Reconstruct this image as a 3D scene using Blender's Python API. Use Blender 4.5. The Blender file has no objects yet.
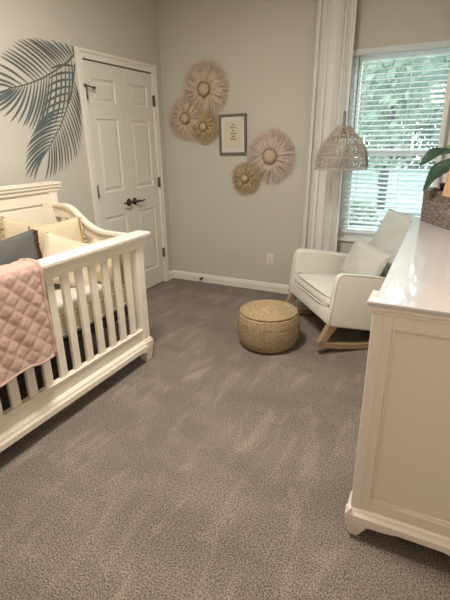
import bpy, bmesh, math, random
from mathutils import Vector, Matrix, Euler
PI = math.pi
random.seed(7)
S = bpy.context.scene
COL = S.collection

# ------------------------------------------------------------------ materials
def lin(h):
    h = h.lstrip('#')
    v = [int(h[i:i+2], 16) / 255 for i in (0, 2, 4)]
    return tuple(c / 12.92 if c <= .04045 else ((c + .055) / 1.055) ** 2.4 for c in v) + (1.0,)

def mat(name, col, rough=.6, bump=0.0, bscale=80.0, var=0.0, vscale=6.0, metal=0.0, coat=0.0, trans=0.0, spec=.5, bdist=.002, stretch=None):
    m = bpy.data.materials.new(name); m.use_nodes = True
    nt = m.node_tree; N = nt.nodes; L = nt.links
    b = N['Principled BSDF']
    b.inputs['Base Color'].default_value = lin(col)
    b.inputs['Roughness'].default_value = rough
    b.inputs['Metallic'].default_value = metal
    b.inputs['Coat Weight'].default_value = coat
    b.inputs['Specular IOR Level'].default_value = spec
    tc = N.new('ShaderNodeTexCoord')
    src = tc.outputs['Object']
    if stretch:
        mp = N.new('ShaderNodeMapping'); mp.inputs['Scale'].default_value = stretch
        L.new(src, mp.inputs[0]); src = mp.outputs[0]
    if var > 0:
        n = N.new('ShaderNodeTexNoise'); n.inputs['Scale'].default_value = vscale; n.inputs['Detail'].default_value = 6
        L.new(src, n.inputs['Vector'])
        mx = N.new('ShaderNodeMix'); mx.data_type = 'RGBA'
        c = lin(col)
        mx.inputs['A'].default_value = tuple(x * (1 - var) for x in c[:3]) + (1,)
        mx.inputs['B'].default_value = tuple(min(1, x * (1 + var)) for x in c[:3]) + (1,)
        L.new(n.outputs['Fac'], mx.inputs['Factor'])
        L.new(mx.outputs['Result'], b.inputs['Base Color'])
    if bump > 0:
        n = N.new('ShaderNodeTexNoise'); n.inputs['Scale'].default_value = bscale; n.inputs['Detail'].default_value = 5
        L.new(src, n.inputs['Vector'])
        bp = N.new('ShaderNodeBump'); bp.inputs['Strength'].default_value = bump; bp.inputs['Distance'].default_value = bdist
        L.new(n.outputs['Fac'], bp.inputs['Height']); L.new(bp.outputs[0], b.inputs['Normal'])
    if trans > 0:
        t = N.new('ShaderNodeBsdfTranslucent'); t.inputs[0].default_value = lin(col)
        ms = N.new('ShaderNodeMixShader'); ms.inputs[0].default_value = trans
        L.new(b.outputs[0], ms.inputs[1]); L.new(t.outputs[0], ms.inputs[2])
        L.new(ms.outputs[0], N['Material Output'].inputs[0])
    return m

def carpet_mat():
    m = bpy.data.materials.new('carpet'); m.use_nodes = True
    nt = m.node_tree; N = nt.nodes; L = nt.links; b = N['Principled BSDF']
    b.inputs['Roughness'].default_value = 1; b.inputs['Specular IOR Level'].default_value = .1
    tc = N.new('ShaderNodeTexCoord')
    def noise(sc, det, vec=None, dist=0):
        n = N.new('ShaderNodeTexNoise'); n.inputs['Scale'].default_value = sc; n.inputs['Detail'].default_value = det
        n.inputs['Distortion'].default_value = dist; n.inputs['Roughness'].default_value = .62
        L.new(vec or tc.outputs['Object'], n.inputs['Vector']); return n.outputs['Fac']
    def ramp(f, a, c0, d, c1):
        r = N.new('ShaderNodeValToRGB'); r.color_ramp.elements[0].position = a; r.color_ramp.elements[0].color = c0
        r.color_ramp.elements[1].position = d; r.color_ramp.elements[1].color = c1
        L.new(f, r.inputs[0]); return r.outputs[0]
    tuft = noise(165, 8)
    base = ramp(tuft, .36, lin('#453c37'), .64, lin('#aea196'))
    mp = N.new('ShaderNodeMapping'); mp.inputs['Scale'].default_value = (1.0, .30, 1); mp.inputs['Rotation'].default_value = (0, 0, .5)
    L.new(tc.outputs['Object'], mp.inputs[0])
    streak = ramp(noise(9, 4, mp.outputs[0], .5), .52, (.95, .95, .95, 1), .76, (1.40, 1.38, 1.36, 1))
    mp2 = N.new('ShaderNodeMapping'); mp2.inputs['Scale'].default_value = (.4, 1.1, 1); mp2.inputs['Rotation'].default_value = (0, 0, .9)
    L.new(tc.outputs['Object'], mp2.inputs[0])
    s2 = ramp(noise(3.1, 3, mp2.outputs[0], .4), .42, (.92, .92, .92, 1), .65, (1.1, 1.1, 1.1, 1))
    def mul(a, c):
        x = N.new('ShaderNodeMix'); x.data_type = 'RGBA'; x.blend_type = 'MULTIPLY'; x.inputs['Factor'].default_value = 1
        L.new(a, x.inputs['A']); L.new(c, x.inputs['B']); return x.outputs['Result']
    L.new(mul(mul(base, streak), s2), b.inputs['Base Color'])
    bp = N.new('ShaderNodeBump'); bp.inputs['Strength'].default_value = .6; bp.inputs['Distance'].default_value = .008
    L.new(noise(165, 8), bp.inputs['Height']); L.new(bp.outputs[0], b.inputs['Normal'])
    return m

def weave_mat(name, c0, c1, scale, rough=.8, direction='Z', dist=.004):
    m = bpy.data.materials.new(name); m.use_nodes = True
    nt = m.node_tree; N = nt.nodes; L = nt.links; b = N['Principled BSDF']
    b.inputs['Roughness'].default_value = rough
    tc = N.new('ShaderNodeTexCoord')
    n = N.new('ShaderNodeTexNoise'); n.inputs['Scale'].default_value = scale; n.inputs['Detail'].default_value = 4
    mp = N.new('ShaderNodeMapping'); mp.inputs['Scale'].default_value = (1, 1, 2.2)
    L.new(tc.outputs['Object'], mp.inputs[0]); L.new(mp.outputs[0], n.inputs['Vector'])
    r = N.new('ShaderNodeValToRGB'); r.color_ramp.elements[0].position = .32; r.color_ramp.elements[0].color = lin(c0)
    r.color_ramp.elements[1].position = .62; r.color_ramp.elements[1].color = lin(c1)
    L.new(n.outputs['Fac'], r.inputs[0]); L.new(r.outputs[0], b.inputs['Base Color'])
    bp = N.new('ShaderNodeBump'); bp.inputs['Strength'].default_value = .8; bp.inputs['Distance'].default_value = dist
    L.new(n.outputs['Fac'], bp.inputs['Height']); L.new(bp.outputs[0], b.inputs['Normal'])
    return m

def glass_mat():
    m = bpy.data.materials.new('window_glass'); m.use_nodes = True
    nt = m.node_tree; N = nt.nodes; L = nt.links
    g = N.new('ShaderNodeBsdfGlossy'); g.inputs['Roughness'].default_value = .02
    t = N.new('ShaderNodeBsdfTransparent'); t.inputs[0].default_value = (.95, .98, .97, 1)
    ms = N.new('ShaderNodeMixShader'); ms.inputs[0].default_value = .06
    L.new(t.outputs[0], ms.inputs[1]); L.new(g.outputs[0], ms.inputs[2]); L.new(ms.outputs[0], N['Material Output'].inputs[0])
    return m

def stripes_mat(name, base, line, scale):
    m = bpy.data.materials.new(name); m.use_nodes = True
    nt = m.node_tree; N = nt.nodes; L = nt.links; b = N['Principled BSDF']; b.inputs['Roughness'].default_value = .9
    tc = N.new('ShaderNodeTexCoord')
    w = N.new('ShaderNodeTexWave'); w.bands_direction = 'X'; w.inputs['Scale'].default_value = scale; w.inputs['Distortion'].default_value = .6
    L.new(tc.outputs['Object'], w.inputs['Vector'])
    r = N.new('ShaderNodeValToRGB'); r.color_ramp.elements[0].position = .12; r.color_ramp.elements[0].color = lin(line)
    r.color_ramp.elements[1].position = .3; r.color_ramp.elements[1].color = lin(base)
    L.new(w.outputs['Fac'], r.inputs[0]); L.new(r.outputs[0], b.inputs['Base Color'])
    return m

M = {}
M['wall'] = mat('wall_paint', '#c8c3b8', .85, bump=.12, bscale=220)
M['ceil'] = mat('ceiling_paint', '#e6e2da', .9)
M['carpet'] = carpet_mat()
M['trim'] = mat('white_trim_paint', '#e6e2d8', .45)
M['door'] = mat('white_door_paint', '#dddacf', .5)
M['bronze'] = mat('dark_bronze', '#4a4038', .4, metal=.8)
M['hinge'] = mat('hinge_metal', '#6b6256', .45, metal=.6)
M['crib'] = mat('crib_cream_paint', '#ece3d2', .42)
M['metal_dark'] = mat('dark_metal', '#2a2826', .6)
M['sheet'] = stripes_mat('crib_sheet', '#dcd5c9', '#bfb6a9', 14)
M['decal'] = mat('palm_decal_vinyl', '#5d6663', .75, var=.12, vscale=9)
M['blush'] = mat('blush_raffia', '#dac4b0', .95, var=.18, vscale=30, trans=.25)
M['blush2'] = mat('dusty_pink_raffia', '#d8c5ba', .95, var=.18, vscale=30, trans=.25)
M['tan'] = mat('tan_raffia', '#c6b08c', .95, var=.2, vscale=30, trans=.25)
M['ring'] = mat('raffia_ring', '#96806a', .9, var=.2, vscale=60)
M['disc'] = mat('raffia_disc', '#c2ab92', .95, bump=.6, bscale=120, var=.15, vscale=50)
M['frame'] = mat('grey_wood_frame', '#6d665e', .6, var=.15, vscale=20)
M['mat'] = mat('white_mat_board', '#d9d2cc', .8)
M['print'] = mat('cream_print_paper', '#d3cab2', .8)
M['ink'] = mat('dark_ink', '#4c4943', .8)
M['curtain'] = mat('white_curtain', '#f6f4ef', .9, bump=.15, bscale=300, trans=.2)
M['slat'] = mat('blind_slat', '#f6f8f7', .5, trans=.4)
M['vinyl'] = mat('white_vinyl', '#f2f4f2', .4)
M['glass'] = glass_mat()
M['rattan'] = mat('greyish_rattan', '#b3a89c', .7, var=.2, vscale=60)  # greyish tone with slight random variation
M['cord'] = mat('white_cord', '#efefec', .6)
M['socket'] = mat('grey_socket', '#74726f', .5, metal=.3)
M['bulb'] = mat('frosted_bulb', '#f0eee6', .3)
M['chair'] = mat('ivory_linen', '#e0ddd3', .9, bump=.25, bscale=350, var=.04, vscale=40)
M['chairp'] = mat('ivory_piping', '#ebe8df', .9)
M['lumbar'] = mat('pale_grey_linen', '#cfd0ca', .95, bump=.3, bscale=300)
M['wood'] = mat('light_brown_wood', '#a0856a', .5, var=.2, vscale=12, stretch=(1, 1, 8))
M['dresser'] = mat('dresser_white_paint', '#efe3d8', .38)
M['dtop'] = mat('dresser_top_paint', '#cbc6c5', .22, coat=.6, bump=.05, bscale=14, bdist=.003)
M['knob'] = mat('brushed_knob', '#9a948a', .35, metal=.9)
M['jute'] = weave_mat('woven_jute', '#826f57', '#b39c7c', 60)
M['braid'] = weave_mat('jute_braid', '#8c775b', '#c0aa86', 80)
M['basket'] = weave_mat('grey_wicker', '#4f4540', '#93867c', 60)
M['quilt'] = mat('dusty_pink_quilt', '#c2a497', .95, bump=.5, bscale=45, var=.08, vscale=25, bdist=.004)
M['greyp'] = mat('slate_grey_linen', '#636261', .95, bump=.3, bscale=200)
M['cream'] = mat('cream_linen', '#d2c3a6', .95, bump=.4, bscale=160, var=.06, vscale=30)
M['ivory'] = mat('ivory_cotton', '#dccfb8', .95, bump=.2, bscale=200)
M['tassel'] = mat('cream_tassel', '#c9b48f', .95, var=.2, vscale=80)
M['tassel2'] = mat('rust_tassel', '#57362f', .95, var=.3, vscale=80)
M['leaf'] = mat('dark_green_leaf', '#2f4a38', .3, var=.25, vscale=14, coat=.3)
M['leaf2'] = mat('light_green_leaf', '#5d8a4a', .35, var=.2, vscale=14, coat=.2)
M['stem'] = mat('brown_stem', '#7c6247', .8)
M['pot'] = mat('dark_brown_pot', '#453530', .6)
M['soil'] = mat('potting_soil', '#33271f', 1, bump=.6, bscale=90)
M['outlet'] = mat('outlet_plastic', '#e4ded0', .4)
M['slot'] = mat('outlet_slot', '#3b3733', .6)
M['lbase'] = mat('ceramic_lamp_base', '#d9d2c6', .3, coat=.3)
M['grass'] = mat('lawn_grass', '#8f9f97', 1, var=.55, vscale=.9)
M['bark'] = mat('tree_bark', '#5f5b66', .95, var=.3, vscale=6)
M['fol'] = [mat('foliage_a', '#93a394', .8, var=.3, vscale=3, trans=.4), mat('foliage_b', '#a5ae9f', .8, var=.3, vscale=3, trans=.4), mat('foliage_c', '#7d8f87', .8, var=.3, vscale=3, trans=.4)]  # greens paled and greyed: window glare haze put into the leaf colour
M['shade'] = mat('tan_lamp_shade', '#dcba95', .9, trans=.5, bump=.2, bscale=200)

# ------------------------------------------------------------------ mesh builder
class MB:
    def __init__(s): s.v = []; s.f = []; s.sm = []
    def add(s, vs, fs, smooth=False):
        o = len(s.v); s.v += [tuple(v) for v in vs]
        for f in fs: s.f.append(tuple(i + o for i in f)); s.sm.append(smooth)
        return s
    def box(s, x0, x1, y0, y1, z0, z1):
        return s.add([(x0,y0,z0),(x1,y0,z0),(x1,y1,z0),(x0,y1,z0),(x0,y0,z1),(x1,y0,z1),(x1,y1,z1),(x0,y1,z1)],
              [(0,3,2,1),(4,5,6,7),(0,1,5,4),(1,2,6,5),(2,3,7,6),(3,0,4,7)])
    def prism(s, poly, axis, a, b, smooth=False):
        # poly holds (p,q): axis 'x' -> (y,z), 'y' -> (x,z), 'z' -> (x,y)
        def P(p, t): return {'x': (t, p[0], p[1]), 'y': (p[0], t, p[1]), 'z': (p[0], p[1], t)}[axis]
        n = len(poly)
        vs = [P(p, a) for p in poly] + [P(p, b) for p in poly]
        fs = [(i, (i+1) % n, n + (i+1) % n, n + i) for i in range(n)]
        s.add(vs, fs, smooth); o = len(s.v) - 2*n
        s.f += [tuple(o + i for i in reversed(range(n))), tuple(o + n + i for i in range(n))]; s.sm += [False, False]
        return s
    def tube(s, pts, r, n=8, closed=False, caps=True):
        pts = [Vector(p) for p in pts]; k = len(pts)
        rr = r if isinstance(r, (list, tuple)) else [r] * k
        vs = []; up = None
        for i, p in enumerate(pts):
            a = pts[(i-1) % k] if (closed or i > 0) else p
            b = pts[(i+1) % k] if (closed or i < k-1) else p
            t = (b - a).normalized()
            if up is None: up = Vector((0,0,1)) if abs(t.z) < .9 else Vector((1,0,0))
            x = t.cross(up)
            if x.length < 1e-4: x = t.cross(Vector((0,1,0)))
            x.normalize(); y = x.cross(t).normalized(); up = y
            for j in range(n):
                c = 2*PI*j/n; vs.append(p + (x*math.cos(c) + y*math.sin(c)) * rr[i])
        fs = []
        for i in range(k if closed else k-1):
            for j in range(n):
                a0 = i*n + j; a1 = i*n + (j+1) % n; b0 = ((i+1) % k)*n + j; b1 = ((i+1) % k)*n + (j+1) % n
                fs.append((a0, a1, b1, b0))
        s.add(vs, fs, True)
        if not closed and caps:
            o = len(s.v) - k*n
            s.f += [tuple(o + j for j in reversed(range(n))), tuple(o + (k-1)*n + j for j in range(n))]; s.sm += [False, False]
        return s
    def lathe(s, prof, n=32, c=(0,0,0), axis='z'):
        vs = []; k = len(prof)
        for r, z in prof:
            for j in range(n):
                a = 2*PI*j/n; x, y = r*math.cos(a), r*math.sin(a)
                v = {'z': (x, y, z), 'y': (x, z, y), 'x': (z, x, y)}[axis]
                vs.append((c[0]+v[0], c[1]+v[1], c[2]+v[2]))
        fs = [(i*n+j, i*n+(j+1) % n, (i+1)*n+(j+1) % n, (i+1)*n+j) for i in range(k-1) for j in range(n)]
        return s.add(vs, fs, True)
    def grid(s, fn, nu, nv, cu=False):
        vs = [fn(i/(nu if cu else nu-1), j/(nv-1)) for j in range(nv) for i in range(nu)]
        fs = [(j*nu+i, j*nu+(i+1) % nu, (j+1)*nu+(i+1) % nu, (j+1)*nu+i) for j in range(nv-1) for i in range(nu if cu else nu-1)]
        return s.add(vs, fs, True)
    def xf(s, mtx, start=0):
        for i in range(start, len(s.v)): s.v[i] = tuple(mtx @ Vector(s.v[i]))
        return s
    def build(s, name, m, parent=None, bevel=0, seg=2, org=None, weld=False, allsmooth=False, solid=0, subsurf=0):
        me = bpy.data.meshes.new(name)
        vs = s.v if org is None else [(v[0]-org[0], v[1]-org[1], v[2]-org[2]) for v in s.v]
        me.from_pydata(vs, [], s.f); me.update()
        bm = bmesh.new(); bm.from_mesh(me)
        for f, q in zip(bm.faces, s.sm): f.smooth = q or allsmooth
        if weld: bmesh.ops.remove_doubles(bm, verts=bm.verts, dist=1e-5)
        bmesh.ops.recalc_face_normals(bm, faces=bm.faces)
        bm.to_mesh(me); bm.free()
        me.materials.append(m)
        o = bpy.data.objects.new(name, me); COL.objects.link(o)
        if parent: o.parent = parent
        if solid:
            d = o.modifiers.new('solid', 'SOLIDIFY'); d.thickness = solid; d.offset = 0
        if bevel:
            d = o.modifiers.new('bevel', 'BEVEL'); d.width = bevel; d.segments = seg; d.limit_method = 'ANGLE'; d.angle_limit = math.radians(35)
        if subsurf:
            d = o.modifiers.new('sub', 'SUBSURF'); d.levels = subsurf; d.render_levels = subsurf
        return o

def tag(o, label, cat, group=None, kind=None):
    o['label'] = label; o['category'] = cat
    if group: o['group'] = group
    if kind: o['kind'] = kind
    return o
def thing(name, label, cat, loc=(0,0,0), rot=(0,0,0), group=None):
    o = bpy.data.objects.new(name, None); o.empty_display_size = .1; COL.objects.link(o)
    o.location = loc; o.rotation_euler = rot
    return tag(o, label, cat, group)
def struct(o): o['kind'] = 'structure'; return o
def plabel(o, t): o['label'] = t; return o

# ------------------------------------------------------------------ camera
cd = bpy.data.cameras.new('camera'); cam = bpy.data.objects.new('camera', cd); COL.objects.link(cam)
cam.location = (2.5973, -3.8761, 1.432); cam.rotation_euler = (1.2162, .0147, .4602)
cd.sensor_width = 36; cd.lens = 428.76 / 600 * 36; cd.clip_start = .02
S.camera = cam

# ------------------------------------------------------------------ room shell
RX, RY, H = 2.97, -4.45, 2.75
WX0, WX1, WZ0, WZ1 = 1.795, 2.72, .60, 2.09      # window opening
DY0, DY1, DZ = -1.068, -.156, 2.045              # closet opening in the left wall
struct(MB().box(-.12, RX+.12, RY-.12, .14, -.12, 0).build('floor', M['carpet']))
struct(MB().box(-.12, RX+.12, RY-.12, .14, H, H+.1).build('ceiling', M['ceil']))
w = MB(); w.box(-.12, WX0, 0, .14, 0, H); w.box(WX1, RX+.12, 0, .14, 0, H); w.box(WX0, WX1, 0, .14, 0, WZ0); w.box(WX0, WX1, 0, .14, WZ1, H)
struct(w.build('wall_back', M['wall']))
w = MB(); w.box(-.12, 0, DY1, 0, 0, H); w.box(-.12, 0, RY-.12, DY0, 0, H); w.box(-.12, 0, DY0, DY1, DZ, H); w.box(-.16, -.12, DY0-.1, DY1+.1, 0, DZ+.1)
struct(w.build('wall_left', M['wall']))
struct(MB().box(RX, RX+.12, RY-.12, 0, 0, H).build('wall_right', M['wall']))
struct(MB().box(0, RX, RY-.12, RY, 0, H).build('wall_front', M['wall']))

def base_prof(d): return [(0, 0), (d, 0), (d, .055), (d*.75, .066), (d*.6, .078), (d*.3, .086), (0, .088)]
b = MB(); b.prism([(-p, z) for p, z in base_prof(.014)], 'x', 0.0, RX); struct(b.build('baseboard_back', M['trim']))
b = MB(); b.prism(base_prof(.014), 'y', -.10, -.014); b.prism(base_prof(.014), 'y', RY, -1.123); struct(b.build('baseboard_left', M['trim']))
b = MB(); b.prism([(RX-p, z) for p, z in base_prof(.014)], 'y', RY, -.014); struct(b.build('baseboard_right', M['trim']))
# door casing (mitred flat boards with a stepped edge)
c = MB()
def casing(y0, y1, z0, z1): c.box(0, .012, y0, y1, z0, z1)
c.box(0, .013, -1.123, -1.062, 0, 2.105); c.box(0, .013, -.162, -.102, 0, 2.105); c.box(0, .013, -1.062, -.162, 2.04, 2.105)
c.box(.013, .019, -1.123, -1.098, 0, 2.105); c.box(.013, .019, -.127, -.102, 0, 2.105); c.box(.013, .019, -1.098, -.127, 2.08, 2.105)
c.box(-.1, 0, -1.068, -1.062, 0, 2.045); c.box(-.1, 0, -.162, -.156, 0, 2.045); c.box(-.1, 0, -1.062, -.162, 2.04, 2.045)
struct(c.build('trim_1', M['trim'], bevel=.003))

# closet door leaves: stiles and rails round three sunken raised-field panels
def door_leaf(name, y0, y1):
    m = MB(); xf, xb, xr = -.004, -.038, -.013
    z0, z1 = .012, 2.03
    st = .085
    zs = [(.20, .82), (1.03, 1.62), (1.735, 1.915)]
    m.box(xb, xf, y0, y0+st, z0, z1); m.box(xb, xf, y1-st, y1, z0, z1)
    rails = [z0] + [v for p in zs for v in p] + [z1]
    for i in range(0, len(rails), 2): m.box(xb, xf, y0+st, y1-st, rails[i], rails[i+1])
    for a, bb in zs:
        ya, yb = y0+st, y1-st
        # sunk bed, sloped raised field
        def ring(x, d): return [(x, ya+d, a+d), (x, yb-d, a+d), (x, yb-d, bb-d), (x, ya+d, bb-d)]
        R = [ring(xf, 0), ring(xr, .010), ring(xr, .022), ring(xf-.003, .042)]
        vs = [p for r in R for p in r]; fs = []
        for k in range(3):
            for j in range(4): fs.append((k*4+j, k*4+(j+1) % 4, k*4+4+(j+1) % 4, k*4+4+j))
        fs.append((12, 13, 14, 15)); m.add(vs, fs)
        m.box(xb, xb+.01, ya, yb, a, bb)
    return struct(m.build(name, M['door']))
dl = door_leaf('door_1', -1.060, -.6135); dr = door_leaf('door_2', -.6105, -.164)
def lever(par, y, sgn):
    m = MB(); m.lathe([(0, .0), (.032, .0), (.033, .006), (.026, .012), (.013, .016), (.011, .045), (0, .047)], 20, (-.004, y, .915), 'x')
    pts = [(.038, y, .915), (.042, y+sgn*.03, .917), (.043, y+sgn*.065, .913), (.040, y+sgn*.1, .918), (.036, y+sgn*.112, .921)]
    m.tube(pts, [.011, .010, .008, .007, .005], 8)
    plabel(m.build('lever_handle', M['bronze'], par), 'dark bronze lever handle')
lever(dl, -.655, -1); lever(dr, -.570, 1)
def hinge(par, y, z):
    m = MB(); m.box(-.005, .0145, y-.007, y+.007, z-.045, z+.045); m.lathe([(0, -.05), (.007, -.05), (.007, .05), (0, .05)], 10, (.016, y, z))
    return m.build('hinge', M['hinge'], par)
for z in (.33, 1.055, 1.80): hinge(dl, -1.060, z); hinge(dr, -.163, z)
# hinge-pin stop on the left leaf's upper hinge: a short bar with two bumpers
m = MB(); m.tube([(.024, -1.085, 1.852), (.028, -1.055, 1.848), (.03, -1.01, 1.842), (.024, -.985, 1.840)], .006, 8); m.lathe([(0, -.008), (.012, -.008), (.012, .008), (0, .008)], 10, (.022, -.982, 1.84), 'x')
m.lathe([(0, -.006), (.010, -.006), (.010, .006), (0, .006)], 10, (.028, -1.085, 1.852), 'x')
m.build('hinge_stop', M['hinge'], dl)

# window: outer frame, two sashes, glass
wr = struct(MB().box(WX0, WX0+.035, .06, .12, WZ0, WZ1).box(WX1-.035, WX1, .06, .12, WZ0, WZ1).box(WX0+.035, WX1-.035, .06, .12, WZ1-.035, WZ1).box(WX0+.035, WX1-.035, .06, .12, WZ0, WZ0+.035).build('window_1', M['vinyl'], bevel=.003))
def sash(name, z0, z1, y0, y1):
    a, b2 = WX0+.035, WX1-.035
    m = MB().box(a, a+.04, y0, y1, z0, z1).box(b2-.04, b2, y0, y1, z0, z1).box(a+.04, b2-.04, y0, y1, z0, z0+.045).box(a+.04, b2-.04, y0, y1, z1-.045, z1)
    o = m.build(name, M['vinyl'], wr, bevel=.003)
    MB().box(a+.04, b2-.04, (y0+y1)/2-.003, (y0+y1)/2+.003, z0+.045, z1-.045).build('glass_pane', M['glass'], o)
sash('lower_sash', WZ0+.035, 1.355, .062, .086); sash('upper_sash', 1.305, WZ1-.035, .090, .114)
struct(MB().box(WX0-.03, WX1+.03, -.022, .06, WZ0-.022, WZ0+.003).build('trim_2', M['trim'], bevel=.004))

# ------------------------------------------------------------------ horizontal blind
bl = thing('window_blind', 'white horizontal slat blind lowered over the bright window', 'blind', (2.25, .03, WZ0+.04))
org = (2.25, .03, WZ0+.04); bx0, bx1 = WX0+.022, WX1-.012
MB().box(bx0-.016, bx1+.006, -.006, .055, 2.045, WZ1-.001).build('valance', M['slat'], bl, bevel=.004, org=org)
m = MB(); z = 2.02; ns = 0
while z > .70:
    t = math.radians(11); hw = .024
    y0, zz0, y1, zz1 = .03-hw*math.cos(t), z-hw*math.sin(t), .03+hw*math.cos(t), z+hw*math.sin(t)
    m.add([(bx0,y0,zz0),(bx1,y0,zz0),(bx1,.03,z+.003),(bx0,.03,z+.003),(bx1,y1,zz1),(bx0,y1,zz1),
           (bx0,y0,zz0-.003),(bx1,y0,zz0-.003),(bx1,.03,z),(bx0,.03,z),(bx1,y1,zz1-.003),(bx0,y1,zz1-.003)],
          [(0,1,2,3),(3,2,4,5),(6,9,8,7),(9,11,10,8),(0,6,7,1),(5,4,10,11),(0,3,9,6),(3,5,11,9),(1,7,8,2),(2,8,10,4)])
    z -= .0375
m.build('slats', M['slat'], bl, org=org)
MB().box(bx0, bx1, .006, .054, .652, .683).build('bottom_rail', M['slat'], bl, bevel=.004, org=org)
m = MB()
for x in (bx0+.10, 2.25, bx1-.10):
    for y in (.004, .0555): m.box(x-.0015, x+.0015, y-.0008, y+.0008, .68, 2.05)
m.build('ladder_cords', M['cord'], bl, org=org)
MB().tube([(bx0+.045, -.004, 2.04), (bx0+.045, -.006, 1.42)], .004, 8).build('tilt_wand', M['socket'], bl, org=org)

# ------------------------------------------------------------------ curtains and rod
def curtain(name, label, xt0, xt1, xb0, xb1, folds, ph):
    r = thing(name, label, 'curtain', ((xb0+xb1)/2, -.1, 0), group='white curtains at the window')
    def fn(u, v):
        zz = .012 + v*2.50
        a = xb0 + (xb1-xb0)*u; b2 = xt0 + (xt1-xt0)*u
        x = a + (b2-a)*v
        amp = .030 + .012*math.sin(3*u*PI+ph)
        s = math.sin(2*PI*folds*u + ph + .5*math.sin(2.2*v+u*4))
        y = -.10 + amp*s + .006*math.sin(9*u+5*v)
        x += .010*math.sin(4*PI*folds*u + ph)
        return (x-(xb0+xb1)/2, y+.1, zz)
    MB().grid(fn, 140, 30).build('fabric_panel', M['curtain'], r, solid=.003)
    return r
curtain('curtain', 'long white curtain left of the window behind the armchair', 1.525, 1.825, 1.475, 1.81, 4.5, .4)
curtain('curtain', 'long white curtain at the right side of the window behind the plant', 2.50, 2.86, 2.515, 2.88, 6, 1.3)
rd = thing('curtain_rod', 'curtain rod above the window carrying the white curtains', 'curtain rod', (2.2, -.1, 2.54))
MB().tube([(-.78, 0, 0), (.72, 0, 0)], .012, 12).build('rod', M['socket'], rd)
for x in (-.78, .72): MB().lathe([(0, -.02), (.02, -.015), (.024, 0), (.02, .015), (0, .02)], 14, (x, 0, 0), 'x').build('finial', M['socket'], rd)
for x in (-.74, .69): MB().box(x-.008, x+.008, 0, .1, -.01, .01).build('bracket', M['socket'], rd)

# ------------------------------------------------------------------ palm decal on the left wall
CAMP = Vector(cam.location); CM = Euler(cam.rotation_euler).to_matrix(); FPX = 428.76
def wall_yz(q):      # a point of the traced leaf drawing laid out on the wall (metres along it, metres up)
    d = CM @ Vector((((q[0]/3.75)-225)/FPX, (300-(20+q[1]/3.75))/FPX, -1))
    t = -CAMP.x / d.x; p = CAMP + d*t
    return (p.y, p.z)
def interp(pairs):
    out = []
    for i in range(len(pairs)-1):
        (a, b2), (c2, d) = pairs[i], pairs[i+1]
        out.append((a, b2)); out.append((((a[0]+c2[0])/2, (a[1]+c2[1])/2), ((b2[0]+d[0])/2 + random.uniform(-4, 4), (b2[1]+d[1])/2 + random.uniform(-4, 4))))
    out.append(pairs[-1]); return out
DX = [.0012]
def leaflet(m, base, tip, bend, wid):
    b2 = Vector(wall_yz(base)); t = Vector(wall_yz(tip)); d = t-b2; nrm = Vector((-d.y, d.x)).normalized()
    L0 = d.length; n = 8; up = []; dn = []
    for i in range(n+1):
        s = i/n; c2 = b2 + d*s + nrm*(bend*L0*4*s*(1-s))
        hw = wid*(math.sin(PI*min(1, s*.92+.06))**.7)*(1 if s < .98 else 0)
        up.append(c2 + nrm*hw); dn.append(c2 - nrm*hw)
    x = DX[0]; DX[0] += .000006
    ymax = -1.127
    vs = [(x, min(p.x, ymax), p.y) for p in up] + [(x, min(p.x, ymax), p.y) for p in dn]
    m.add(vs, [(i, i+1, n+2+i, n+1+i) for i in range(n)])
def rachis(m, pts, w0):
    P = [Vector(wall_yz(p)) for p in pts]; x = DX[0]; DX[0] += .00001; n = len(P); vs = []
    for i, p in enumerate(P):
        d = (P[min(n-1, i+1)] - P[max(0, i-1)]).normalized(); nn = Vector((-d.y, d.x)); h = w0*(1-.6*i/n)
        vs += [(x, min((p+nn*h).x, -1.127), (p+nn*h).y), (x, min((p-nn*h).x, -1.127), (p-nn*h).y)]
    m.add(vs, [(2*i, 2*i+1, 2*i+3, 2*i+2) for i in range(n-1)])
pd = thing('palm_wall_decal', 'grey green palm leaf decal of two crossing fronds on the left wall', 'wall decal', (0, -1.45, 1.65))
po = (0, -1.45, 1.65)
m = MB()
rachis(m, [(276,132),(250,160),(215,185),(160,218),(110,238),(65,250),(30,256)], .007)
upper = [((276,132),(268,94)),((268,142),(215,80)),((255,155),(165,74)),((240,168),(122,66)),((225,178),(95,66)),((205,190),(62,72)),((180,206),(40,92)),((155,220),(14,112)),((130,230),(-6,132)),((105,239),(-22,158)),((85,246),(-40,186)),((65,251),(-52,214)),((50,254),(-60,240))]
for a, b2 in interp(upper[:9]) + upper[9:]: leaflet(m, a, b2, -.05, .0085)
lower = [((40,256),(-50,275)),((62,253),(-45,315)),((85,247),(-20,350)),((105,241),(36,386)),((130,231),(84,402)),((155,220),(105,412)),((175,209),(128,420)),((195,197),(152,418)),((212,186),(178,412)),((228,176),(203,398)),((243,166),(226,376)),((256,154),(246,345)),((266,145),(262,310))]
for a, b2 in interp(lower[:8]) + lower[8:]: leaflet(m, a, b2, .06, .0085)
m.build('frond', M['decal'], pd, org=po)
m = MB()
rachis(m, [(280,165),(274,230),(262,290),(247,342),(225,400),(200,448),(180,485),(160,515)], .007)
left = [((280,175),(184,186)),((277,200),(180,222)),((273,225),(172,256)),((269,250),(163,292)),((264,275),(155,328)),((257,302),(146,362)),((248,330),(136,396)),((237,362),(118,430)),((224,394),(104,466)),((210,424),(95,502)),((196,452),(92,540)),((180,482),(95,592)),((168,503),(128,604))]
for a, b2 in left[:6] + interp(left[6:]): leaflet(m, a, b2, -.07, .0085)
right = [((274,225),(300,320)),((268,258),(306,370)),((262,288),(309,426)),((253,320),(303,474)),((243,350),(290,520)),((232,380),(270,540)),((222,402),(247,566)),((210,425),(222,580)),((198,450),(198,592)),((184,476),(168,604))]
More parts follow.
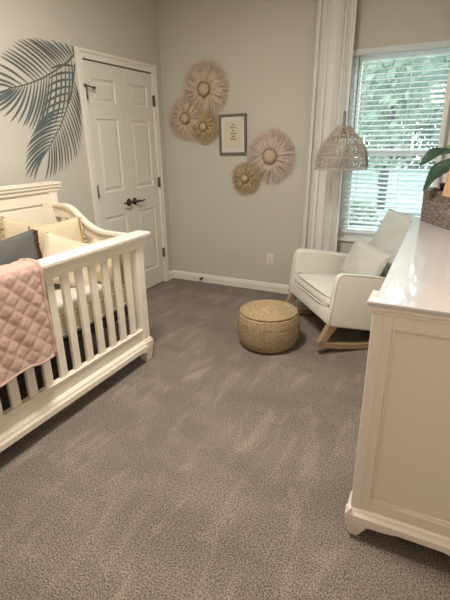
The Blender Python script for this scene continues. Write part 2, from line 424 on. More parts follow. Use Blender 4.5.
for a, b2 in interp(right): leaflet(m, a, b2, .06, .0078)
m.build('frond', M['decal'], pd, org=po)

# ------------------------------------------------------------------ raffia flowers on the back wall
def flower(label, x, z, R, mk, rc, npet, seed):
    rnd = random.Random(seed)
    t = thing('raffia_flower', label, 'wall flower', (x, 0, z), group='raffia flowers on the back wall')
    m = MB()
    for layer in range(2):
        for k in range(npet):
            a = 2*PI*(k + layer/2 + rnd.uniform(-.3, .3))/npet
            L = R*(1 - .16*layer)*rnd.uniform(.78, 1.05); lift = -.012 - .016*layer - rnd.uniform(0, .012)
            wid = R*.068*rnd.uniform(.75, 1.2); n = 6; vs = []; fs = []
            ca, sa = math.cos(a), math.sin(a); bend = rnd.uniform(-.12, .12)
            for i in range(n+1):
                s = i/n; rad = rc*.7 + (L-rc*.7)*s
                hw = wid*(.35 + .65*math.sin(PI*min(1, .12+s*.80)))*(1 if s < .95 else .45)
                off = bend*L*s*s
                yy = lift - .022*math.sin(PI*s*.9)
                for q, dy in ((-1, .004), (0, -.005), (1, .004)):
                    px = rad*ca - (off+q*hw)*sa; pz = rad*sa + (off+q*hw)*ca
                    vs.append((px, yy+dy, pz))
            for i in range(n):
                for q in range(2): fs.append((i*3+q, i*3+q+1, i*3+4+q, i*3+3+q))
            m.add(vs, fs, True)
    m.build('petals', M[mk], t)
    m = MB()
    for k in range(npet*16):      # frayed fibre tips
        a = rnd.uniform(0, 2*PI); r0 = R*rnd.uniform(.55, .85); r1 = R*rnd.uniform(.98, 1.16); da = rnd.uniform(-.09, .09)
        y0 = rnd.uniform(-.05, -.015); w0 = .0022
        p0 = Vector((r0*math.cos(a), y0, r0*math.sin(a))); p1 = Vector((r1*math.cos(a+da), y0+rnd.uniform(-.012, .012), r1*math.sin(a+da)))
        nn = Vector((-math.sin(a), 0, math.cos(a)))*w0
        m.add([p0-nn, p0+nn, p1+nn*.4, p1-nn*.4], [(0,1,2,3)])
    m.build('fringe', M[mk], t)
    MB().lathe([(0, -.078), (rc*.5, -.076), (rc*.95, -.066), (rc, -.05), (rc*.8, .0006), (0, .0006)], 24, (0,0,0), 'y').build('flower_center', M['disc'], t)
    pts = [(rc*1.02*math.cos(2*PI*k/28), -.068, rc*1.02*math.sin(2*PI*k/28)) for k in range(28)]
    MB().tube(pts, [.0052 + .0015*(k % 2) for k in range(28)], 6, closed=True).build('braided_ring', M['ring'], t)
flower('largest blush raffia flower, topmost of the group nearest the corner', .493, 1.885, .225, 'blush', .058, 26, 1)
flower('blush raffia flower with a dark ring, nearest the room corner', .278, 1.645, .185, 'blush', .046, 24, 2)
flower('small tan raffia flower just left of the framed print', .476, 1.565, .145, 'tan', .036, 22, 3)
flower('large dusty pink raffia flower at lower right of the framed print', 1.150, 1.301, .215, 'blush2', .062, 28, 4)
flower('small tan raffia flower below the framed print', .905, 1.104, .140, 'tan', .036, 22, 5)

# ------------------------------------------------------------------ framed print
pf = thing('picture_frame', 'grey wooden frame with small script print hanging on the back wall', 'picture', (.768, 0, 1.313), (0, math.radians(-.8), 0))
W2, HH = .139, .352
fr = MB(); bw = .020
fr.box(-W2, -W2+bw, -.028, -.002, 0, HH).box(W2-bw, W2, -.028, -.002, 0, HH).box(-W2+bw, W2-bw, -.028, -.002, 0, bw).box(-W2+bw, W2-bw, -.028, -.002, HH-bw, HH)
fr.build('frame', M['frame'], pf, bevel=.002)
MB().box(-W2+bw, W2-bw, -.014, -.004, bw, HH-bw).build('mat_board', M['mat'], pf)
pr = MB().box(-.090, .090, -.0155, -.014, .055, HH-.055).build('print', M['print'], pf)
m = MB()
rl = random.Random(12)
for zc, wd in ((.262, .026), (.238, .056), (.212, .024), (.186, .064), (.160, .036), (.136, .060)):
    pts = []; n = int(wd*700)
    for i in range(n):
        s = i/(n-1)
        pts.append((-wd/2 + wd*s + .004*math.sin(i*1.3) + .004, -.0165, zc + .007*math.sin(i*1.05+zc*90)*rl.uniform(.5, 1.1)))
    m.tube(pts, .0013, 4)
m.build('script_lettering', M['ink'], pr)

# ------------------------------------------------------------------ outlet and spring door stop
ot = thing('wall_outlet', 'white double wall outlet on the back wall above the baseboard', 'outlet', (1.154, 0, .334))
MB().box(-.036, .036, -.006, 0, -.058, .058).build('cover_plate', M['outlet'], ot, bevel=.003)
for dz in (-.022, .022):
    o = MB().box(-.017, .017, -.009, -.005, dz-.015, dz+.015).build('socket', M['outlet'], ot, bevel=.003)
    MB().box(-.008, -.005, -.0096, -.0088, dz-.004, dz+.007).box(.005, .008, -.0096, -.0088, dz-.004, dz+.007).build('slots', M['slot'], o)
ds = thing('door_stop', 'small spring door stop on the baseboard near the corner', 'door stop', (.385, -.014, .045))
MB().tube([(.009*math.cos(k*.9), -.004-.0011*k, .009*math.sin(k*.9)) for k in range(56)], .0022, 5).build('spring', M['bronze'], ds)
MB().lathe([(0, -.066), (.009, -.066), (.011, -.078), (.009, -.086), (0, -.087)], 12, (0,0,0), 'y').build('rubber_tip', M['outlet'], ds)
MB().lathe([(0, 0), (.012, 0), (.012, -.006), (0, -.006)], 12, (0,0,0), 'y').build('base', M['bronze'], ds)

# ------------------------------------------------------------------ rattan pendant
px_, py_, pz_ = 1.868, -.42, 1.222
pn = thing('pendant_lamp', 'open woven rattan dome pendant lamp hanging in front of the window', 'pendant lamp', (px_, py_, pz_))
prof = [(.193, 0), (.194, .04), (.191, .075), (.183, .11), (.170, .145), (.153, .178), (.129, .212), (.100, .243), (.074, .272), (.052, .300)]
def pr_at(z):
    for i in range(len(prof)-1):
        if prof[i][1] <= z <= prof[i+1][1]:
            s = (z-prof[i][1])/(prof[i+1][1]-prof[i][1]); return prof[i][0] + s*(prof[i+1][0]-prof[i][0])
    return prof[-1][0]
sh = MB()
rings = [0, .010, .084, .092, .168, .176, .238, .244, .294, .300]
for zz in rings:
    r = pr_at(zz); sh.tube([(r*math.cos(2*PI*k/48), r*math.sin(2*PI*k/48), zz) for k in range(48)], .0032, 6, closed=True)
bands = [(.012, .083, 60), (.094, .167, 60), (.178, .237, 48), (.246, .293, 26)]
for z0, z1, n in bands:
    for k in range(n):
        for sg in (-1, 1):
            if (k % 4 < 2) == (sg > 0) or n == 26 or k % 2 == 0:
                pts = []
                for i in range(5):
                    s = i/4; zz = z0+(z1-z0)*s; a = 2*PI*(k + sg*1.15*(s-.5))/n; r = pr_at(zz)
                    pts.append((r*math.cos(a), r*math.sin(a), zz))
                sh.tube(pts, .0026, 4, caps=False)
for k in range(12):
    a = 2*PI*k/12; sh.tube([(r*math.cos(a), r*math.sin(a), zz) for r, zz in prof], .0028, 5, caps=False)
sh.build('lamp_shade', M['rattan'], pn)
m = MB(); m.lathe([(.052, .297), (.03, .303), (0, .303)], 20); m.lathe([(0, .22), (.020, .22), (.022, .30), (.011, .315), (.010, .395), (.006, .405), (0, .405)], 14)
m.build('lamp_socket', M['socket'], pn)
MB().lathe([(0, .125), (.018, .128), (.029, .145), (.030, .162), (.022, .190), (.014, .205), (.014, .222), (0, .222)], 16).build('light_bulb', M['bulb'], pn)
MB().tube([(0, 0, .40), (0, 0, H-pz_-.02)], .0022, 6).build('cord', M['cord'], pn)
MB().lathe([(0, H-pz_-.03), (.045, H-pz_-.025), (.05, H-pz_-.001), (0, H-pz_-.001)], 20).build('ceiling_canopy', M['cord'], pn)

# ------------------------------------------------------------------ pillows
def pillow_mesh(w, h, t, seed=0, pinch=.07, wr=.006):
    rnd = random.Random(seed); a1, a2, a3 = rnd.uniform(0, 6), rnd.uniform(0, 6), rnd.uniform(0, 6)
    def side(sg):
        def fn(u, v):
            U, V = 2*u-1, 2*v-1
            x = w/2*U*(1 - pinch*(1-V*V)); z = h/2 + h/2*V*(1 - pinch*(1-U*U))
            e = max(0, (1-U*U)*(1-V*V))
            y = sg*(t/2*e**.42 + wr*math.sin(5*U+3*V+a1)*e + wr*.7*math.sin(8*V-6*U+a2)*e)
            return (x, y, z)
        return fn
    return MB().grid(side(-1), 30, 26).grid(side(1), 30, 26)
def edge_pts(w, h, pinch=.07, n=14):
    P = []
    for i in range(n): U = -1+2*i/n; P.append((w/2*U, h/2 - h/2*(1-pinch*(1-U*U))))
    for i in range(n): V = -1+2*i/n; P.append((w/2*(1-pinch*(1-V*V)), h/2 + h/2*V))
    for i in range(n): U = 1-2*i/n; P.append((w/2*U, h/2 + h/2*(1-pinch*(1-U*U))))
    for i in range(n): V = 1-2*i/n; P.append((-w/2*(1-pinch*(1-V*V)), h/2 + h/2*V))
    return P
def pillow(name, label, w, h, t, m, loc, rot, seed, trim=None, spin=0):
    # rot: tilt back (x), turn (z); spin: roll in the pillow's own plane
    r = thing(name, label, 'pillow', loc, group=None if 'armchair' in label else 'pillows in the crib')
    q = Matrix.Rotation(rot[1], 4, 'Z') @ Matrix.Rotation(rot[0], 4, 'X') @ Matrix.Translation((0, 0, h/2)) @ Matrix.Rotation(spin, 4, 'Y') @ Matrix.Translation((0, 0, -h/2))
    r.rotation_euler = (Matrix.Rotation(rot[1], 3, 'Z') @ Matrix.Rotation(rot[0], 3, 'X') @ Matrix.Rotation(spin, 3, 'Y')).to_euler()
    r.location = Vector(loc) + q.translation
    pillow_mesh(w, h, t, seed).build('pillow_cover', m, r, weld=True)
    P = edge_pts(w, h)
    if trim is None or trim == 'piping':
        MB().tube([(x, 0, z) for x, z in P], .004, 6, closed=True).build('piping', m, r)
    else:
        mk, sides, ln = trim
        rnd = random.Random(seed+50); n = len(P)//4
        for sd in sides:
            mb = MB()
            for i in range(sd*n, sd*n+n):
                for f in (0, .5):
                    x0, z0 = P[i]; x1, z1 = P[(i+1) % len(P)]; x, z = x0+(x1-x0)*f, z0+(z1-z0)*f
                    d = [Vector((0,0,-1)), Vector((1,0,0)), Vector((0,0,1)), Vector((-1,0,0))][sd]
                    d = (d + Vector((rnd.uniform(-.3,.3), rnd.uniform(-.5,.5), -.35))).normalized()
                    p = Vector((x, 0, z)); mb.tube([p, p+d*ln*.3, p+d*ln*.6, p+d*ln], [.004, .009, .008, .010], 6)
            plabel(mb.build('fringe', M[mk], r), 'short tasselled fringe along the edge')
    return r

# ------------------------------------------------------------------ crib
co = (.56, -2.41, 0)
cr = thing('crib', 'white wooden crib with slatted front rail and panelled headboard', 'crib', co)
Y1, Y0 = -1.685, -3.135     # far end, near end
prof = [(.838,.872),(.838,.888),(.846,.896),(.934,.896),(.944,.890),(.944,.876),(.930,.872),(.930,.858),(.917,.854),(.917,.838),(.909,.832),(.909,.802),(.873,.802),(.873,.848),(.852,.862)]
fp = MB().prism(prof, 'y', Y0-.04, Y1+.045).build('front_rail', M['crib'], cr, org=co)
for k in range(13):
    y = Y1 - .150 - .1012*k
    if y < Y0+.10: break
    MB().box(.880, .900, y-.024, y+.024, .243, .806).build('slat', M['crib'], fp, bevel=.002, org=co)
for y in (Y1, Y0+.072):
    p = MB(); p.box(.853, .911, y-.072, y-.004, .16, .85)
    p.box(.848, .922, y-.074, y+.003, .150, .165); p.box(.846, .930, y-.078, y+.006, .105, .152)
    p.add([(.856,y-.062,0),(.915,y-.062,0),(.915,y-.006,0),(.856,y-.006,0),(.850,y-.072,.105),(.926,y-.072,.105),(.926,y+.002,.105),(.850,y+.002,.105)],
          [(0,3,2,1),(4,5,6,7),(0,1,5,4),(1,2,6,5),(2,3,7,6),(3,0,4,7)])
    p.build('front_post', M['crib'], cr, bevel=.003, org=co)
fb = MB()
fb.prism([(.876,.14),(.904,.14),(.904,.232),(.912,.236),(.912,.246),(.872,.246)], 'y', Y0+.06, Y1-.06)
fb.prism([(.876,.098),(.934,.098),(.934,.128),(.926,.138),(.922,.150),(.912,.158),(.904,.164),(.876,.164)], 'y', Y0+.06, Y1-.06)
fb.build('bottom_rail', M['crib'], cr, org=co, bevel=.002)
# skirt with a soft arch towards each foot
sk = MB(); n = 24; pts = []
for i in range(n+1):
    s = i/n; y = Y1-.05 + (Y0+.03-Y1+.05)*s; e = min(s, 1-s); zb = .070 + .032*min(1, (e/.13))**.6
    pts.append((y, zb))
poly = pts + [(Y0+.06, .13), (Y1-.06, .13)]
sk.prism(poly, 'x', .893, .928); sk.build('skirt', M['crib'], cr, org=co)
# headboard
hb = MB()
hb.prism([(.168,1.125),(.222,1.125),(.228,1.135),(.228,1.150),(.238,1.158),(.240,1.172),(.246,1.178),(.246,1.192),(.150,1.192),(.150,1.178),(.158,1.168),(.158,1.135)], 'y', Y0-.03, Y1+.022)
hbo = hb.build('headboard', M['crib'], cr, org=co)
p = MB(); p.box(.178, .206, Y0+.06, Y1-.06, .12, 1.13); 
p.box(.206, .216, Y0+.06, Y1-.06, 1.055, 1.13); p.box(.206, .216, Y1-.135, Y1-.06, .2, 1.055); p.box(.206, .216, Y0+.06, Y0+.135, .2, 1.055); p.box(.206, .216, Y0+.06, Y1-.06, .12, .2)
p.box(.206, .211, Y0+.15, Y1-.15, .215, 1.040)
p.build('headboard_panel', M['crib'], hbo, bevel=.003, org=co)
for y in (Y1, Y0+.07):
    MB().box(.163, .222, y-.075, y-.005, 0, 1.128).build('rear_post', M['crib'], cr, bevel=.003, org=co)
# end panels with swept top rail
def top_z(x):
    pts = [(.2, 1.042), (.33, 1.042), (.38, 1.022), (.44, .972), (.50, .925), (.56, .895), (.63, .880), (.86, .876)]
    for i in range(len(pts)-1):
        if pts[i][0] <= x <= pts[i+1][0]:
            s = (x-pts[i][0])/(pts[i+1][0]-pts[i][0]); return pts[i][1] + s*(pts[i+1][1]-pts[i][1])
    return pts[-1][1] if x > .5 else pts[0][1]
for yc in (Y1-.038, Y0+.033):
    xs = [.215 + (.858-.215)*i/44 for i in range(45)]
    def sm(x): return sum(top_z(min(.86, max(.2, x+d))) for d in (-.03, -.015, 0, .015, .03))/5
    e = MB(); e.prism([(x, sm(x)) for x in xs] + [(x, sm(x)-.078) for x in reversed(xs)], 'y', yc-.013, yc+.013)
    e.prism([(x, sm(x)+.010) for x in xs] + [(x, sm(x)-.008) for x in reversed(xs)], 'y', yc-.024, yc+.024)
    eo = e.build('end_rail', M['crib'], cr, org=co)
    for k in range(5):
        x = .295 + .115*k
        MB().box(x-.022, x+.022, yc-.009, yc+.009, .24, sm(x)-.070).build('slat', M['crib'], eo, org=co, bevel=.002)
    MB().box(.215, .858, yc-.012, yc+.012, .14, .245).build('lower_end_rail', M['crib'], eo, org=co, bevel=.002)
m = MB(); m.box(.225, .85, Y0+.075, Y1-.08, .395, .412); m.box(.225, .25, Y0+.075, Y1-.08, .37, .395); m.box(.83, .85, Y0+.075, Y1-.08, .37, .395)
m.build('mattress_support', M['metal_dark'], cr, org=co)
# mattress
mo = (.54, -2.41, .4125)
mt = thing('crib_mattress', 'white crib mattress in a striped fitted sheet inside the crib', 'mattress', mo)
m = MB(); m.box(.232, .842, Y0+.078, Y1-.083, .414, .568)
m.build('fitted_sheet', M['sheet'], mt, bevel=.035, seg=4, org=mo, allsmooth=True)
m = MB()
for z in (.450, .545):
    a, b2, c2, d = .240, .8435, Y0+.080, Y1-.085; rr = .035
    pts = []
    for cx, cy, s0 in ((b2-rr, d-rr, 0), (a+rr, d-rr, 1), (a+rr, c2+rr, 2), (b2-rr, c2+rr, 3)):
        for k in range(5): an = PI/2*(s0 + k/4); pts.append((cx+rr*math.cos(an), cy+rr*math.sin(an), z))
    m.tube(pts, .004, 6, closed=True)
m.build('piping', M['ivory'], mt, org=mo)

# pillows in the crib
pillow('throw_pillow', 'cream fringed pillow against the headboard behind the grey pillow', .42, .42, .09, M['cream'], (.298, -2.02, .565), (math.radians(-5), PI/2), 3, ('tassel', (3, 1), .025), math.radians(15))
pillow('throw_pillow', 'cream pillow with tasselled edge leaning into the crib corner', .32, .40, .10, M['cream'], (.435, -1.90, .572), (math.radians(-8), math.radians(62)), 4, ('tassel', (1,), .022), math.radians(-6))
pillow('throw_pillow', 'smooth ivory pillow tipped on its side right of the grey pillow', .34, .31, .10, M['ivory'], (.56, -1.97, .572), (math.radians(-14), math.radians(66)), 5, 'piping', math.radians(24))
pillow('lumbar_pillow', 'slate grey lumbar pillow with rust tassels in the crib', .62, .36, .12, M['greyp'], (.435, -2.375, .574), (math.radians(-5), PI/2), 6, ('tassel2', (1,), .022), math.radians(-4))
pillow('throw_pillow', 'small beige pillow leaning on the slatted crib end', .24, .27, .08, M['cream'], (.685, -1.845, .570), (math.radians(-14), math.radians(8)), 8, 'piping', math.radians(14))

# quilt over the front rail
qo = (.9, -2.8, .9)
qt = thing('quilt', 'dusty pink quilted blanket draped over the front crib rail', 'blanket', qo)
path = [(.815,.60),(.815,.70),(.818,.80),(.820,.88),(.828,.905),(.850,.913),(.890,.915),(.930,.914),(.950,.906),(.957,.885),(.958,.80),(.958,.70),(.960,.60),(.963,.52),(.966,.445)]
cum = [0]
for i in range(1, len(path)): cum.append(cum[-1] + math.dist(path[i], path[i-1]))
def qfn(u, v):
    d = v*cum[-1]; i = 0
    while i < len(cum)-2 and cum[i+1] < d: i += 1
    s = (d-cum[i])/(cum[i+1]-cum[i]); x = path[i][0]+(path[i+1][0]-path[i][0])*s; z = path[i][1]+(path[i+1][1]-path[i][1])*s
    y = -2.535 - u*.62
    hang = max(0, (v-.52)/.48)
    y += .006*hang*math.sin(9*v) - .012*hang
    # diamond quilting, soft drape waves
    L = v*cum[-1]; a = (u*.62 + L)/.085; b2 = (u*.62 - L)/.085
    q = min(abs(a - round(a)), abs(b2 - round(b2)))
    puff = .0045*min(1, q*4)
    x += hang*(.004 + .007*math.sin(u*13+1)*hang) + .0035*math.sin(u*31+v*17)*min(1, hang*3) + (puff if v > .5 else (-puff if v < .3 else 0))
    z += (puff if .3 <= v <= .62 else 0) + hang*hang*.004*math.sin(u*20+2)
    return (x-qo[0], y-qo[1], z-qo[2])
MB().grid(qfn, 90, 130).build('quilted_cover', M['quilt'], qt, solid=.006)
MB().tube([qfn(0, v/50) for v in range(51)], .011, 8).build('bound_edge', M['quilt'], qt)
MB().tube([qfn(u/30, 1) for u in range(31)], .007, 8).build('hem', M['quilt'], qt)

# ------------------------------------------------------------------ armchair
CA = math.atan2(-.77453, .63253)
ch = thing('rocking_armchair', 'ivory upholstered rocking armchair on wooden rockers beside the window', 'armchair', (1.775, -.84, 0), (0, 0, CA))
HWD = .387
def arm_poly():
    P = [(.0,.220),(.012,.330),(.024,.430),(.036,.525),(.045,.560),(.062,.580),(.090,.588),(.20,.570),(.36,.543),(.52,.512),(.66,.480),(.735,.465),(.725,.30),(.70,.085),(.346,.142)]
    return P
for sg in (-1, 1):
    a = MB(); x0, x1 = (HWD-.062, HWD) if sg > 0 else (-HWD, -HWD+.062)
    a.prism(arm_poly(), 'x', x0, x1)
    ao = a.build('arm', M['chair'], ch, bevel=.018, seg=4, allsmooth=True)
    xe = sg*(HWD-.004)
    MB().tube([(xe, y, z) for y, z in arm_poly()[:12]], .0045, 6).build('piping', M['chairp'], ao)
bd = MB(); bd.prism([(.002,.222),(.012,.335),(.55,.265),(.72,.24),(.70,.085),(.346,.144)], 'x', -HWD+.05, HWD-.05)
bd.build('seat_base', M['chair'], ch, bevel=.012, seg=3, allsmooth=True)
bk = MB(); bk.prism([(.565,.30),(.80,.855),(.812,.872),(.835,.880),(.868,.868),(.872,.845),(.735,.30),(.700,.085),(.62,.095)], 'x', -HWD+.066, HWD-.066)
bk.build('backrest', M['chair'], ch, bevel=.02, seg=4, allsmooth=True)
# seat cushion: plump box with crown
def cushion(par, name, pts4, x0, x1, crown, m):
    # pts4: front-bottom, front-top, back-top, back-bottom in (y,z)
    fb_, ft, bt, bb = [Vector(p) for p in pts4]
    def fn(u, v):
        a = 2*PI*u; c, s = math.cos(a), math.sin(a)
        k = max(abs(c), abs(s)); e = .30
        cc = (abs(c)/k)**1*math.copysign(1, c); ss = (abs(s)/k)*math.copysign(1, s)
        # superellipse section: fy along depth 0..1, fz along thickness 0..1
        ex = .28; fy = .5 + .5*math.copysign(abs(c)**ex, c); fz = .5 + .5*math.copysign(abs(s)**ex, s)
        V = 2*v-1; endf = max(0., 1-abs(V)**14)**.5
        fz2 = .5 + (fz-.5)*(.10+.90*endf) ; fy2 = .5 + (fy-.5)*(.94+.06*endf)
        bot = fb_ + (bb-fb_)*fy2; top = ft + (bt-ft)*fy2
        p = bot + (top-bot)*fz2
        up = (top-bot).normalized()
        cr_ = crown*(1-V**2)*(1-(2*fy2-1)**2)
        p = p + up*(cr_ if fz > .5 else 0)*(2*fz-1 if fz > .5 else 0)
        return (x0+(x1-x0)*v, p.x, p.y)
    o = MB().grid(fn, 48, 34, cu=True)
    vs = o.v; n = 48
    o.f += [tuple(reversed(range(n))), tuple(33*n+i for i in range(n))]; o.sm += [True, True]
    return o.build(name, m, par)
sc_ = cushion(ch, 'seat_cushion', ((.006,.338),(.026,.408),(.60,.318),(.575,.25)), -HWD+.055, HWD-.055, .060, M['chair'])
pp = [(-HWD+.06,.55,.325),(-HWD+.058,.10,.400),(-HWD+.075,.030,.409),(-.2,.014,.414),(.2,.014,.414),(HWD-.075,.030,.409),(HWD-.058,.10,.400),(HWD-.06,.55,.325)]
MB().tube(pp, .0055, 6).build('piping', M['chairp'], sc_)
pp = [(-HWD+.075,.018,.342),(-.2,.002,.340),(.2,.002,.340),(HWD-.075,.018,.342)]
MB().tube(pp, .0045, 6).build('piping', M['chairp'], sc_)
# loose back cushion, knife edged
bc = pillow_mesh(.60, .56, .17, 11, .05, .006)
bo = bc.build('back_cushion', M['lumbar'], ch, weld=True)
bo.location = (0, .578, .385); bo.rotation_euler = (math.radians(-25.5), 0, 0)
MB().tube([(x, 0, z) for x, z in edge_pts(.60, .56, .05)], .0055, 6, closed=True).build('piping', M['lumbar'], bo)
# sled rockers
for sg in (-1, 1):
    x0, x1 = sorted((sg*(HWD-.012), sg*(HWD-.060)))
    ys = [-.070 + (.80+.070)*i/22 for i in range(23)]
    def rz(y): return .004 + max(0, (.40-y))**2*.285 + max(0, (y-.48))**2*.28
    r_ = MB(); r_.prism([(y, rz(y)) for y in ys] + [(y, rz(y)+.042) for y in reversed(ys)], 'x', x0, x1)
    ro = r_.build('rocker', M['wood'], ch, bevel=.004)
    l_ = MB(); l_.prism([(-.068,.075),(-.012,.085),(.080,.212),(.012,.226)], 'x', x0, x1); l_.build('leg', M['wood'], ro, bevel=.003)
    l_ = MB(); l_.prism([(.70,.035),(.76,.045),(.715,.10),(.64,.10)], 'x', x0, x1); l_.build('leg', M['wood'], ro, bevel=.003)
MB().box(-HWD+.06, HWD-.06, .62, .66, .03, .07).build('stretcher', M['wood'], ch, bevel=.004)
# lumbar pillow on the chair
def ch_pt(x, y, z):
    v = Matrix.Rotation(CA, 3, 'Z') @ Vector((x, y, z)); return Vector((1.775+v.x, -.84+v.y, v.z))
pillow('lumbar_pillow', 'pale grey pillow propped against the armchair back', .50, .32, .13, M['lumbar'], ch_pt(.010, .385, .385), (math.radians(-22), CA), 21, 'piping', math.radians(5))

# ------------------------------------------------------------------ jute pouf
pg = thing('jute_pouf', 'round woven jute pouf on the carpet in front of the armchair', 'pouf', (1.575, -1.135, 0))
P = []; R0 = .218
outline = [(.150,.004),(.180,.010),(.202,.032),(.217,.070),(.225,.115),(.227,.165),(.224,.212),(.213,.250),(.199,.271)]
for i in range(len(outline)-1):
    for k in range(8):
        s = k/8; r = outline[i][0]+(outline[i+1][0]-outline[i][0])*s; z = outline[i][1]+(outline[i+1][1]-outline[i][1])*s
        P.append((r + .0022*math.sin(2*PI*z/.0145), z))
P.append(outline[-1])
def ripple(k, n): return 1
m = MB(); m.lathe([(0, .003)] + P, 72); m.build('pouf_side', M['jute'], pg)
T = []
for i in range(90):
    r = .201*(1-i/89); z = .272 + .046*(1-(r/.201)**2.2) + .0022*math.sin(2*PI*r/.014); T.append((r, z))
MB().lathe(T, 72).build('pouf_top', M['braid'], pg)
MB().tube([(.202*math.cos(2*PI*k/90), .202*math.sin(2*PI*k/90), .271 + .002*(k % 2)) for k in range(90)], [.0065+.0018*(k % 2) for k in range(90)], 6, closed=True).build('braided_seam', M['braid'], pg)
for an in (-1.35, .3, 2.2, 3.7):
    MB().tube([((r+.003)*math.cos(an), (r+.003)*math.sin(an), z) for r, z in outline[1:]], .004, 6).build('side_seam', M['jute'], pg)

# ------------------------------------------------------------------ dresser
DX0, DX1, DYN, DYF, DH = 2.455, 2.945, -2.555, -.905, .965
do = (2.7, -1.73, 0)
dd = thing('dresser', 'long white dresser with a panelled end along the right wall', 'dresser', do)
def outline_top(e, n):      # plan of the top: corners stand proud of a recessed front
    x0 = DX0-.022-e; yn = DYN-.022-e; yf = DYF+.012+e
    return [(DX1, yn), (x0, yn), (x0, yn+.115+2*e), (x0+.020, yn+.118+2*e), (x0+.020, yf-.118-2*e), (x0, yf-.115-2*e), (x0, yf), (DX1, yf)]
t = MB(); t.prism(outline_top(0, 0), 'z', DH-.016, DH); t.build('dresser_top', M['dtop'], dd, bevel=.004, org=do)
t = MB(); t.prism(outline_top(-.006, 0), 'z', DH-.030, DH-.016); t.prism(outline_top(-.016, 0), 'z', DH-.046, DH-.030)
t.build('top_moulding', M['dresser'], dd, bevel=.004, org=do)
c = MB()
zb, zt = .13, DH-.046
c.box(DX0+.02, DX1, DYN+.018, DYF-.014, zb, zt)                 # carcass core, set behind the end frames
c.build('carcass', M['dresser'], dd, org=do)
e = MB()
def end_frame(y0, y1, yp):
    e.box(DX0+.002, DX0+.060, y0, y1, zb, zt); e.box(DX1-.060, DX1, y0, y1, zb, zt); e.box(DX0+.060, DX1-.060, y0, y1, zt-.045, zt); e.box(DX0+.060, DX1-.060, y0, y1, zb, zb+.055)
end_frame(DYN, DYN+.018, 0)
# bead round the sunken panel, and a fine groove line at the corner post
yb = DYN+.012
e.box(DX0+.060, DX0+.067, yb-.006, DYN+.018, zb+.055, zt-.045); e.box(DX1-.067, DX1-.060, yb-.006, DYN+.018, zb+.055, zt-.045)
e.box(DX0+.067, DX1-.067, yb-.006, DYN+.018, zt-.052, zt-.045); e.box(DX0+.067, DX1-.067, yb-.006, DYN+.018, zb+.055, zb+.062)
e.build('end_panel', M['dresser'], dd, bevel=.002, org=do)
e = MB(); e.box(DX0, DX1, DYF-.016, DYF, zb, zt); e.build('end_panel', M['dresser'], dd, bevel=.002, org=do)
for ya, yb2 in ((DYN-.005, DYN+.09), (DYF-.09, DYF+.005)): MB().box(DX0-.004, DX0+.032, ya, yb2, zb, zt).build('corner_post', M['dresser'], dd, bevel=.003, org=do)
ym = (DYN+DYF)/2
for (ya, yb2) in ((DYN+.10, ym-.012), (ym+.012, DYF-.10)):
    for k in range(3):
        z0 = zb+.03 + k*.252; z1 = z0+.235
        dw = MB(); dw.box(DX0+.008, DX0+.022, ya, yb2, z0, z1); dw.box(DX0+.004, DX0+.008, ya+.03, yb2-.03, z0+.03, z1-.03)
        dwo = dw.build('drawer', M['dresser'], dd, bevel=.002, org=do)
        for yk in (ya+.18, yb2-.18):
            MB().lathe([(0, DX0-.022), (.012, DX0-.022), (.016, DX0-.014), (.007, DX0-.004), (.007, DX0+.006), (0, DX0+.006)], 14, (0, yk, (z0+z1)/2), 'x').build('knob', M['knob'], dwo, org=do)
# plinth moulding, arched skirt, tapered bracket feet
p = MB()
bp_ = [(0,.085),(-.020,.085),(-.020,.112),(-.012,.124),(-.008,.134),(0,.140)]
p.prism([(DYN+a+.0, z) for a, z in bp_], 'x', DX0-.02, DX1)
p.prism([(DYF-a, z) for a, z in bp_], 'x', DX0-.02, DX1)
p.prism([(DX0+a+.012, z) for a, z in bp_], 'y', DYN+.10, DYF-.10); p.prism([(DX0+a, z) for a, z in bp_], 'y', DYN-.0195, DYN+.10); p.prism([(DX0+a, z) for a, z in bp_], 'y', DYF-.10, DYF+.02)
p.build('base_moulding', M['dresser'], dd, bevel=.002, org=do)
def arch(a, b2, n=26):
    pts = []
    for i in range(n+1):
        s = i/n; x = a+(b2-a)*s; d = max(0, min(x-a, b2-x))
        pts.append((x, .062 + .018*min(1, d/.06)**.5 - .012*math.sin(min(1, d/.12)*PI)))
    return pts
k = MB()
k.prism(arch(DX0+.055, DX1-.055) + [(DX1-.055, .09), (DX0+.055, .09)], 'y', DYN-.012, DYN+.010)
k.prism(arch(DYN+.055, DYF-.055) + [(DYF-.055, .09), (DYN+.055, .09)], 'x', DX0+.004, DX0+.022)
k.build('skirt', M['dresser'], dd, org=do)
def foot(x, y, sx, sy):
    a = MB(); X = lambda v: x+sx*v; Yy = lambda v: y+sy*v
    top = [(X(-.018), Yy(-.018)), (X(.062), Yy(-.018)), (X(.062), Yy(.062)), (X(-.018), Yy(.062))]
    mid = [(X(-.016), Yy(-.016)), (X(.058), Yy(-.016)), (X(.058), Yy(.058)), (X(-.016), Yy(.058))]
    bot = [(X(-.002), Yy(-.002)), (X(.030), Yy(-.002)), (X(.030), Yy(.030)), (X(-.002), Yy(.030))]
    vs = [(*q, .087) for q in top] + [(*q, .06) for q in mid] + [(*q, 0) for q in bot]
    fs = [(0,1,2,3), (8,9,10,11)] + [(l*4+j, l*4+(j+1) % 4, l*4+4+(j+1) % 4, l*4+4+j) for l in range(2) for j in range(4)]
    a.add(vs, fs); a.build('foot', M['dresser'], dd, bevel=.003, org=do)
foot(DX0, DYN, 1, 1); foot(DX1-.02, DYN, -1, 1); foot(DX0, DYF, 1, -1); foot(DX1-.02, DYF, -1, -1)

